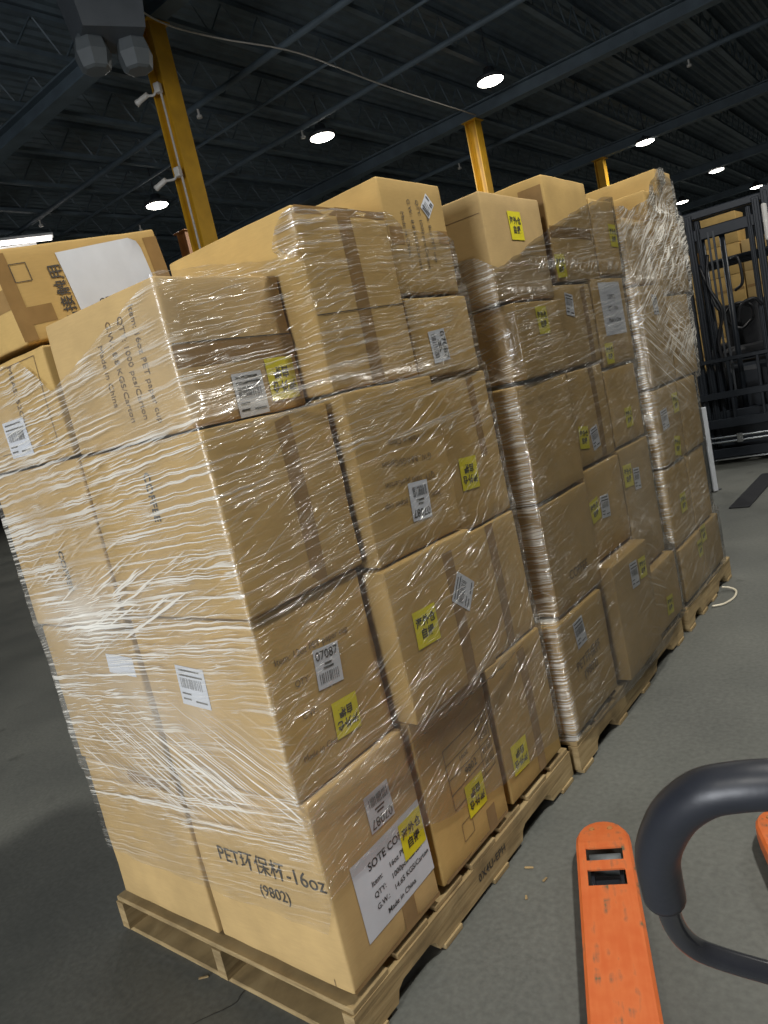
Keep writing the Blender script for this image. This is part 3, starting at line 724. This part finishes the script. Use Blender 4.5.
def film(pal, rect, label, zmin, zmax, top, bot, attrs, seed, step=.013):
    """rect = x0,y0,x1,y1; u runs along the perimeter from corner (x0,y0) over (x1,y0) to (x1,y1) and back"""
    x0, y0, x1, y1 = rect; cx, cy = (x0+x1)/2, (y0+y1)/2; Lx, Ly = x1-x0, y1-y0; per = 2*(Lx+Ly)
    nu = int(per/step); nz = int((zmax-zmin)/step); dirs = []
    for i in range(nu):
        u = per*i/nu
        if u < Lx: p = (x0+u, y0)
        elif u < Lx+Ly: p = (x1, y0+u-Lx)
        elif u < 2*Lx+Ly: p = (x1-(u-Lx-Ly), y1)
        else: p = (x0, y1-(u-2*Lx-Ly))
        dirs.append((u, p[0]-cx, p[1]-cy))
    rad = []
    for j in range(nz+1):
        z = zmin+(zmax-zmin)*j/nz
        pts = [p for a, b, q in CARTONS[pal] if a-.035 < z < b+.035 for p in q]
        if len(pts) < 3: rad.append(list(rad[-1]) if rad else None); continue
        H = hull(pts); row = []
        for u, dx, dy in dirs:
            best = 0
            for (ax, ay), (bx, by) in zip(H, H[1:]+H[:1]):
                ex, ey = bx-ax, by-ay; det = dx*ey-dy*ex
                if abs(det) < 1e-9: continue
                t = ((ax-cx)*ey-(ay-cy)*ex)/det; w = ((ax-cx)*dy-(ay-cy)*dx)/det
                if t > 0 and -1e-6 <= w <= 1+1e-6: best = max(best, t)
            row.append(best or 1)
        rad.append(row)
    first = next(r for r in rad if r)
    rad = [r or list(first) for r in rad]
    k_ = 4                  # film bridges small steps between layers
    sm = [[sum(rad[max(0, min(nz, j+d))][i] for d in range(-k_, k_+1))/(2*k_+1) for i in range(nu)] for j in range(nz+1)]
    bm = bmesh.new(); lay = bm.loops.layers.uv.new('UVMap')
    A = {n: bm.verts.layers.float.new(n) for n in ('level', 'rise', 'fall', 'bunch', 'haze_sheen', 'milk_glint', 'angle', 'clear', 'fan')}
    g = {}; uvs = {}
    for i, (u, dx, dy) in enumerate(dirs):
        zt_ = min(zmax, interp(top, u)+.012*noise.noise(Vector((u*9, seed, 0)))); zb_ = max(zmin, interp(bot, u)+.012*noise.noise(Vector((u*7, seed+3, 0))))
        for j in range(nz+1):
            z = zb_+(zt_-zb_)*j/nz; fj = (z-zmin)/(zmax-zmin)*nz; ja = min(nz-1, int(fj)); fr = fj-ja
            r = max(rad[ja][i]*(1-fr)+rad[ja+1][i]*fr, sm[ja][i]*(1-fr)+sm[ja+1][i]*fr)
            ln = math.hypot(dx, dy); at = attrs(u, z)
            w = .5+.5*noise.noise(Vector((u*3+seed, z*30, seed)))           # lengthwise pleats
            w2 = .5+.5*noise.noise(Vector(((u*.75+z*.66)*4, (z*.75-u*.66)*34, seed+9)))
            w3 = .5+.5*noise.noise(Vector(((u*.86-z*.5)*4, (z*.86+u*.5)*34, seed+5)))
            off = .005+.003*w+.004*w2*min(1, at.get('rise', 0))+.005*w3*min(1, at.get('fall', 0))+.02*at.get('bunch', 0)*(.5+.5*noise.noise(Vector((u*14, z*14, seed))))
            px, py = cx+dx*r+dx/ln*off*1.15, cy+dy*r+dy/ln*off*1.15
            v = bm.verts.new((px, py, z+.004*noise.noise(Vector((u*20, z*20, seed+1)))))
            for n in A: v[A[n]] = at.get(n, {'level': 1.0, 'haze_sheen': 1.0, 'milk_glint': .4, 'angle': -.62, 'clear': .86}.get(n, 0.0))
            g[i, j] = v; uvs[v] = (u, z)
    for i in range(nu):
        for j in range(nz):
            q = [g.get(((i+a) % nu, j+b)) for a, b in ((0, 0), (1, 0), (1, 1), (0, 1))]
            if all(q):
                f = bm.faces.new(q)
                for lp in f.loops:
                    uu, vv = uvs[lp.vert]
                    if i == nu-1 and uu < per*.1: uu += per
                    lp[lay].uv = (uu+seed, vv)
    bmesh.ops.delete(bm, geom=[v for v in bm.verts if not v.link_faces], context='VERTS')
    me = bpy.data.meshes.new('stretch_film'); bm.to_mesh(me); bm.free()
    o = obj('stretch_film', me, M['film'], None, True)
    return tag(o, label, 'plastic wrap', 'stretch film round the stacks')
L1 = 1.02
def at1(u, z):
    if u < 1.02:            # end face; u = x + 1.02
        return dict(level=(.35 if z < .5 else 1.35)+.7*gauss(u, z, .3, 1.3, .5, .3), fall=1.9*gauss(u, z, .62, .68, .55, .13)*(1 if u > .1 else .6), rise=1.7*gauss(u, z, .5, 1.18, .4, .16),
                    haze_sheen=2.2*gauss(u, z, .6, .85, .6, .3)+3.5*gauss(u, z, .34, 1.12, .28, .07)+1.5*gauss(u, z, .3, 1.62, .2, .1)+.5, bunch=.9*gauss(u, z, 1.03, .86, .03, .24), milk_glint=1.0, angle=-R_(22), clear=.96)  # includes a painted golden sheen patch at mid height
    y = u-1.02
    return dict(level=.9 if z > 1.35 else .4, rise=(.62 if z < 1.45 else .3)*(1-.4*gauss(y, z, .2, .3, .3, .2)), milk_glint=.42, haze_sheen=.25+.4*gauss(y, z, .5, .62, .5, .12), clear=.92-.1*min(1, max(0, y)/.5)-.03*(1 if z < 1.1 else 0),  # lower clear values paint light falling off from the near corner
                bunch=.9*gauss(u, z, 1.03, .86, .03, .24)+.35*gauss(y, z, .15, .64, .12, .06), angle=-R_(24))
film(1, (-1.02, 0, 0, 1.21), 'clear stretch film wrapped round the front carton stack', .18, 2.1,
     [(0, 1.80), (.38, 1.80), (.5, 1.70), (.75, 1.78), (1.0, 1.865), (1.36, 1.87), (1.42, 1.99), (1.8, 2.0), (1.86, 1.96), (2.1, 1.95), (2.23, 1.93), (3.2, 1.9), (4.4, 1.75)],
     [(0, .31), (1.0, .315), (1.05, .42), (1.3, .40), (1.5, .33), (1.8, .25), (2.2, .2), (4.4, .2)], at1, 1.0)
def at2(u, z):
    y = u-.52
    if u < .5: return dict(level=2.0, rise=.2, haze_sheen=1.5, bunch=.8, milk_glint=1.0, clear=.9)  # silver glare on the narrow end painted with white streaks and haze
    return dict(clear=.60, milk_glint=.34, angle=-R_(22), level=.7 if z > 1.4 else .3, rise=.35 if z < 1.4 else .2, haze_sheen=.2+.4*gauss(y, z, 1.0, 1.0, .5, .5), fan=.9*gauss(z, 0, 1.86, 0, .018, 1)*(1 if .3 < y < 1.35 else 0)+.35*gauss(y, z, 1.0, 2.02, .25, .1), bunch=.8*gauss(y, z, 0, 1.0, .03, .6)+.6*gauss(z, 0, 1.86, 0, .025, 1)*(1 if .35 < y < 1.4 else .2),  # low clear value darkens this stack in place of dimmer light
                fall=.5*gauss(y, z, .9, .5, .2, .4))
film(2, (-.50, 1.37, .02, 2.62), 'clear stretch film wrapped round the middle carton stack', .125, 2.22,
     [(0, 1.90), (.45, 1.90), (.52, 1.85), (.62, 1.88), (1.0, 2.0), (1.45, 2.12), (1.75, 2.18), (2.5, 2.1), (3.5, 1.9)], [(0, .13), (4, .13)], at2, 11.0)
def at3(u, z):
    y = u-.53
    if u < .5: return dict(level=2.0, rise=.3, haze_sheen=1.5, bunch=1.0, milk_glint=1.0, clear=.9)  # end strip glare painted white, as on the middle stack
    return dict(clear=.60, milk_glint=1.05, fan=1.2*gauss(y, z, .55, 1.98, .5, .22)+.9*gauss(y, z, .6, 1.45, .4, .1)+.8*gauss(y, z, .95, 1.75, .12, .5), level=.4, angle=-R_(30), rise=1.3 if z > 1.55 else .4, fall=1.2*gauss(y, z, .5, 1.45, .6, .3), haze_sheen=.4, bunch=1.3*gauss(y, z, .6, 1.95, .5, .3)+1.0*gauss(y, z, .6, 1.5, .35, .12)+.9*gauss(y, z, .95, 1.8, .15, .5))  # low clear value paints this stack's shade; white streaks paint silver glints
film(3, (-.50, 2.71, .03, 3.50), 'shiny crumpled stretch film wrapped round the far carton stack', .125, 2.40,
     [(0, 2.15), (.45, 2.15), (.6, 2.12), (.85, 2.18), (1.1, 2.36), (1.3, 2.38), (1.9, 2.2), (3, 2.1)], [(0, .13), (4, .13)], at3, 23.0)

# ------------------------------------------------------------------ small things on the floor
pts = [(.05, 3.02, .008), (.10, 3.06, .007), (.13, 3.16, .007), (.12, 3.26, .012), (.08, 3.29, .02), (.045, 3.27, .03)]
bm = bmesh.new(); add_tube(bm, catmull(pts, 8), .006, 6)
tag(obj('plastic_strap', bm, M['strap'], None, True), 'loop of pale plastic strap lying at the foot of the far stack', 'strap')
for (x, y, a, l), lb in zip([(.069, .74, 20, .028), (.138, .709, 80, .02), (.432, 1.297, 10, .03), (.12, .62, 120, .016), (-.60, -.02, 40, .03)],
        ['pale wood chip on the floor near the front pallet', 'thin splinter on the floor right of the wood chip', 'white scrap on the floor inside the handle loop',
         'tiny splinter on the floor below the wood chip', 'torn wood splinter beside the left end of the front pallet']):
    bm = box((0, 0, .003), (l, .008, .005), .0015)
    for v in bm.verts: v.co.y *= 1-.6*max(0, v.co.x/l)
    o = tag(obj('wood_chip', bm, M['wood']), lb, 'wood chip', 'wood chips on the floor'); o.location = (x, y, 0); o.rotation_euler = (0, 0, R_(a))

# ------------------------------------------------------------------ pallet jack
d = Vector((-.43, .903, 0)).normalized(); rr = Vector((d.y, -d.x, 0))
T = Vector((.226, .958, 0))
base = T-d*1.17+rr*.255
t = thing('pallet_jack', 'orange hand pallet jack with black loop handle in the right foreground', 'pallet jack', base, (0, 0, math.atan2(-d.x, d.y)))
# local frame: +y towards the fork tips, +x to the right
def fork(cx):
    w, L, tp = .16, 1.17, .085; hw = w/2
    out = [(-hw, 0), (hw, 0), (hw, L-.14)]
    out += [(hw*math.cos(a)*1.0, L-.14+.14*math.sin(a)**.9) for a in [R_(x) for x in (15, 30, 45, 60, 75, 90, 105, 120, 135, 150, 165)]] + [(-hw, L-.14)]
    def ytop(y): return tp-.03*max(0, (y-(L-.16))/.16)**1.5
    bm = bmesh.new()
    slots = [(L-.225, L-.17), (L-.33, L-.265)]
    xs = [-hw, -hw+.008, -.052, .052, hw-.008, hw]; ys = [0, .3, .6, slots[1][0], slots[1][1], slots[0][0], slots[0][1], L-.14]
    arc = [L-.14+.14*math.sin(R_(a))**.9 for a in (15, 30, 45, 60, 75, 85)]
    def half(y):
        if y <= L-.14: return hw
        s = ((y-(L-.14))/.14)**(1/.9); return hw*math.sqrt(max(0, 1-s*s))+.0005
    allys = ys+arc; g = {}
    for j, y in enumerate(allys):
        for i, x in enumerate(xs):
            e = i in (0, 5); g[i, j] = bm.verts.new((cx+x*half(y)/hw, y, ytop(y)-(.008 if e else 0)))
    for j in range(len(allys)-1):
        for i in range(5):
            y0, y1 = allys[j], allys[j+1]
            if i == 2 and (y0, y1) in slots: continue
            bm.faces.new((g[i, j], g[i+1, j], g[i+1, j+1], g[i, j+1]))
    n = len(allys)      # side skirts and tip skirt
    ring = [g[0, j] for j in range(n)]+[g[i, n-1] for i in range(1, 5)]+[g[5, j] for j in range(n-1, -1, -1)]
    low = [bm.verts.new((v.co.x, v.co.y, .03 if v.co.y < L-.1 else .035)) for v in ring]
    for k_ in range(len(ring)-1): bm.faces.new((ring[k_], low[k_], low[k_+1], ring[k_+1]))
    f = obj('fork', bm, M['orange'], t)
    so = f.modifiers.new('thickness', 'SOLIDIFY'); so.thickness = .005; so.offset = -1
    bm = bmesh.new(); add_tube(bm, [(cx-.045, L-.19, .036), (cx+.045, L-.19, .036)], .035, 16)
    obj('load_roller', bm, M['heater_pale'], f, True)
    bm = bmesh.new(); add_box(bm, (cx, L-.275, .045), (.09, .05, .012)); add_box(bm, (cx-.04, L-.29, .045), (.01, .1, .04)); add_box(bm, (cx+.04, L-.29, .045), (.01, .1, .04))
    obj('roller_bracket', bm, M['mast'], f)
    for sx in (-.03, .025):
        bm = bmesh.new(); add_lathe(bm, [(.009, 0), (.008, .003)], 12, (cx+sx, L-.06, ytop(L-.06)+.0005)); obj('rivet', bm, M['rust'], f)
for cx in (-.255, .255): fork(cx)
bm = bmesh.new(); add_box(bm, (0, -.03, .12), (.66, .10, .12), .012); add_box(bm, (0, -.06, .22), (.24, .09, .16), .01)
obj('cross_frame', bm, M['orange'], t)
bm = bmesh.new(); add_lathe(bm, [(.05, .05), (.06, .06), (.06, .2), (.04, .21), (.04, .30)], 16, (0, -.13, 0)); obj('pump', bm, M['mast'], t, True)
for sx in (-.05, .05):
    bm = bmesh.new(); add_tube(bm, [(sx-.025, -.13, .09), (sx+.025, -.13, .09)], .089, 20); obj('steer_wheel', bm, M['rubber'], t, True)
inv = Matrix.Translation(base) @ Matrix.Rotation(math.atan2(-d.x, d.y), 4, 'Z'); inv = inv.inverted()
HC = Vector((1.145, -.459, 1.12)); piv = inv.inverted() @ Vector((0, -.13, .26))
ha = Vector((-.1218, .3695, -.9212)); hl = Vector((.9498, .3129, 0)).normalized()
def H(l, a): return inv @ (HC+hl*l+ha*a)
half_ = [(0, -.108), (-.041, -.108), (-.06, -.106), (-.079, -.10), (-.096, -.083), (-.109, -.058), (-.118, -.027), (-.120, .004), (-.1205, .028)]
low_ = [(-.1205, .024), (-.1185, .07), (-.110, .099), (-.093, .116), (-.056, .136), (-.02, .15), (0, .156)]
gl = half_[::-1]+[(-l, a) for l, a in half_[1:]]
obj('handle_grip', tube(catmull([H(*p) for p in gl], 6), .0158, 20), M['grip'], t, True)
lw_ = low_+[(-l, a) for l, a in low_[::-1][1:]]
hb = obj('handle_loop', tube(catmull([H(*p) for p in lw_], 6), .0088, 18), M['handle'], t, True)
bm = bmesh.new(); add_tube(bm, [H(0, .145), H(0, .35), inv @ piv], [.022, .022, .026], 14); obj('tiller', bm, M['handle'], t, True)
bm = bmesh.new(); add_tube(bm, [H(-.0, -.10), H(0, -.02)], .006, 8); obj('release_lever', bm, M['handle'], t, True)

# ------------------------------------------------------------------ forklift and what stands by it
t = thing('forklift', 'black forklift with raised mast rails facing the stacks at the right edge', 'forklift', (-.61, 7.5, 0), (0, 0, R_(7)))
for sx in (-.40, .30, ):
    bm = bmesh.new()
    for k_, (ox, wd) in enumerate(((0, .085), (.095, .07), (.17, .05))):
        sgn = 1 if sx < 0 else -1
        c = sx+sgn*ox if sx < 0 else sx+.12-ox
        b2 = bmesh.new(); add_box(b2, (c, .03*k_, 1.36-.02*k_), (wd, .09, 2.68-.1*k_), .006); add_box(b2, (c, .03*k_-.05, 1.36), (wd*.4, .03, 2.6-.1*k_), .004)
        obj('mast_rail', b2, M['mast'], t)
    bm.free()
for z, hh in ((2.42, .12), (2.62, .08), (.5, .12)): obj('cross_member', box((0, .05, z), (.82, .07, hh), .01), M['mast'], t)
for sx in (-.21, -.02):
    bm = bmesh.new(); add_tube(bm, [(sx, .08, .1), (sx, .08, 2.36)], .028, 10); obj('lift_cylinder', bm, M['mast'], t, True)
obj('cylinder_rod', tube([(-.02, .08, 1.5), (-.02, .08, 2.4)], .016, 10), M['silver'], t, True)
for sx in (-.14, -.09): obj('lift_chain', box((sx, .02, 1.55), (.022, .012, 1.75), .003), M['steel'], t)
for q in ([(-.17, 0, 2.2), (-.2, -.05, 1.9), (-.1, -.07, 1.6), (-.18, -.04, 1.3), (-.15, 0, .8)], [(-.26, 0, 2.1), (-.16, -.06, 1.7), (-.12, -.05, 1.55), (-.2, -.02, 1.2)],
          [(.03, 0, 1.45), (.08, -.05, 1.62), (.2, -.05, 1.66), (.26, 0, 1.58)], [(.04, 0, 2.1), (.11, -.04, 2.08), (.12, -.04, 1.85), (.04, 0, 1.78)]):
    obj('hose', tube(catmull(q, 8), .016, 8), M['rubber'], t, True)
bm = bmesh.new()
add_box(bm, (.02, -.08, 1.11), (.98, .035, .04), .004); add_box(bm, (.02, -.08, .74), (.98, .04, .07), .004)
for sx in (-.46, -.12, .16, .48): add_box(bm, (sx, -.08, .78), (.03, .03, .66), .004)
obj('load_backrest', bm, M['mast'], t)
bm = bmesh.new(); add_box(bm, (.02, -.08, .44), (.96, .05, .10), .006); add_box(bm, (.02, -.08, .12), (.96, .05, .10), .006); add_box(bm, (.02, .0, .28), (.6, .04, .4), .006)
obj('carriage', bm, M['mast'], t)
bm = bmesh.new()
for z in (.30, .25): add_tube(bm, [(-.42, -.13, z), (.46, -.13, z)], .013, 8)
add_box(bm, (-.1, -.13, .275), (.06, .04, .1), .006); add_box(bm, (-.43, -.13, .275), (.025, .04, .16), .004)
obj('side_shift_shaft', bm, M['silver'], t)
obj('floor_lip', box((.0, -.125, .06), (.86, .03, .018), .003), M['silver'], t)
for sx in (-.43, .43):
    bm = bmesh.new(); add_box(bm, (sx, -.15, .27), (.11, .035, .46), .004); add_box(bm, (sx, -.58, .03), (.11, .85, .035), .004)
    for v in bm.verts:
        if v.co.y < -.95: v.co.z = .02+(v.co.z-.03)*.4
    obj('fork', bm, M['mast'], t)
bm = bmesh.new(); add_box(bm, (0, 1.0, .62), (.95, 1.5, .75), .06, None, 2); add_box(bm, (0, 1.85, .75), (1.0, .5, .95), .12, None, 3)
obj('chassis', bm, M['mast'], t)
bm = bmesh.new(); add_box(bm, (0, 1.0, 1.12), (.5, .5, .12), .04, None, 2); add_box(bm, (0, 1.27, 1.4), (.48, .12, .55), .04, None, 2); obj('seat', bm, M['rubber'], t)
bm = bmesh.new()
for sx in (-.45, .45):
    add_tube(bm, [(sx, .35, .9), (sx, .55, 2.15)], .03, 8); add_tube(bm, [(sx, 1.7, 1.1), (sx, 1.6, 2.15)], .03, 8); add_tube(bm, [(sx, .5, 2.15), (sx, 1.65, 2.15)], .03, 8)
for yy in (.55, .8, 1.05, 1.3, 1.6): add_tube(bm, [(-.45, yy, 2.15), (.45, yy, 2.15)], .02, 8)
obj('overhead_guard', bm, M['mast'], t)
bm = bmesh.new(); add_tube(bm, catmull([(.12, .62, 1.46), (.12, .6, 1.6), (.0, .57, 1.66), (-.12, .6, 1.6), (-.12, .62, 1.46), (0, .66, 1.38), (.12, .62, 1.46)], 6), .016, 8); obj('steering_wheel', bm, M['rubber'], t, True)
for sx, yy, r in ((-.42, .35, .3), (.42, .35, .3), (-.42, 1.75, .24), (.42, 1.75, .24)):
    bm = bmesh.new(); add_tube(bm, [(sx-.09, yy, r), (sx-.07, yy, r), (sx+.07, yy, r), (sx+.09, yy, r)], [r*.9, r, r, r*.9], 24); w_ = obj('wheel', bm, M['rubber'], t, True)
    bm = bmesh.new(); add_tube(bm, [(sx-.095, yy, r), (sx+.095, yy, r)], r*.55, 18); obj('wheel_rim', bm, M['cream'], w_, True)
bm = bmesh.new(); add_box(bm, (.40, -.03, 2.36), (.06, .08, .36), .02, None, 2); obj('work_light', bm, M['cream'], t)

t = thing('grey_panel', 'upright grey panel with pale edge between far stack and forklift', 'panel', (-.655, 6.0, 0), (0, 0, R_(-32)))
obj('board', box((-.17, 0, .40), (.34, .04, .78), .006), M['heater_pale'], t); obj('edge_strip', box((.012, 0, .40), (.02, .05, .78), .004), M['white'], t)
obj('foot', box((-.17, 0, .006), (.3, .2, .012), .003), M['steel'], t)
tag(obj('rubber_strip', box((-.30, 5.95, .006), (.16, 1.3, .012), .004, None), M['rubber']), 'dark flat rubber strip lying on the floor in front of the forklift', 'mat')
n = 0
for ix in range(3):
    for iz in range(6 if ix != 1 else 7):
        k = Carton(['plain brown carton in the tall stack seen through the left mast opening', 'plain brown carton in the stack seen behind the mast hoses', 'pale wrapped carton in the stack seen through the right mast opening'][ix],
                   -1.66+.56*ix, 10.6, 11.1, .001+.42*iz, .001+.42*(iz+1), .54, n=3, bulge=.001, mat='card' if ix < 2 else 'card_pale', group=['left', 'middle', 'right'][ix]+' carton stack behind the forklift')
        k.tape('-y', k.cx, k.z0+.21, .52, .04)
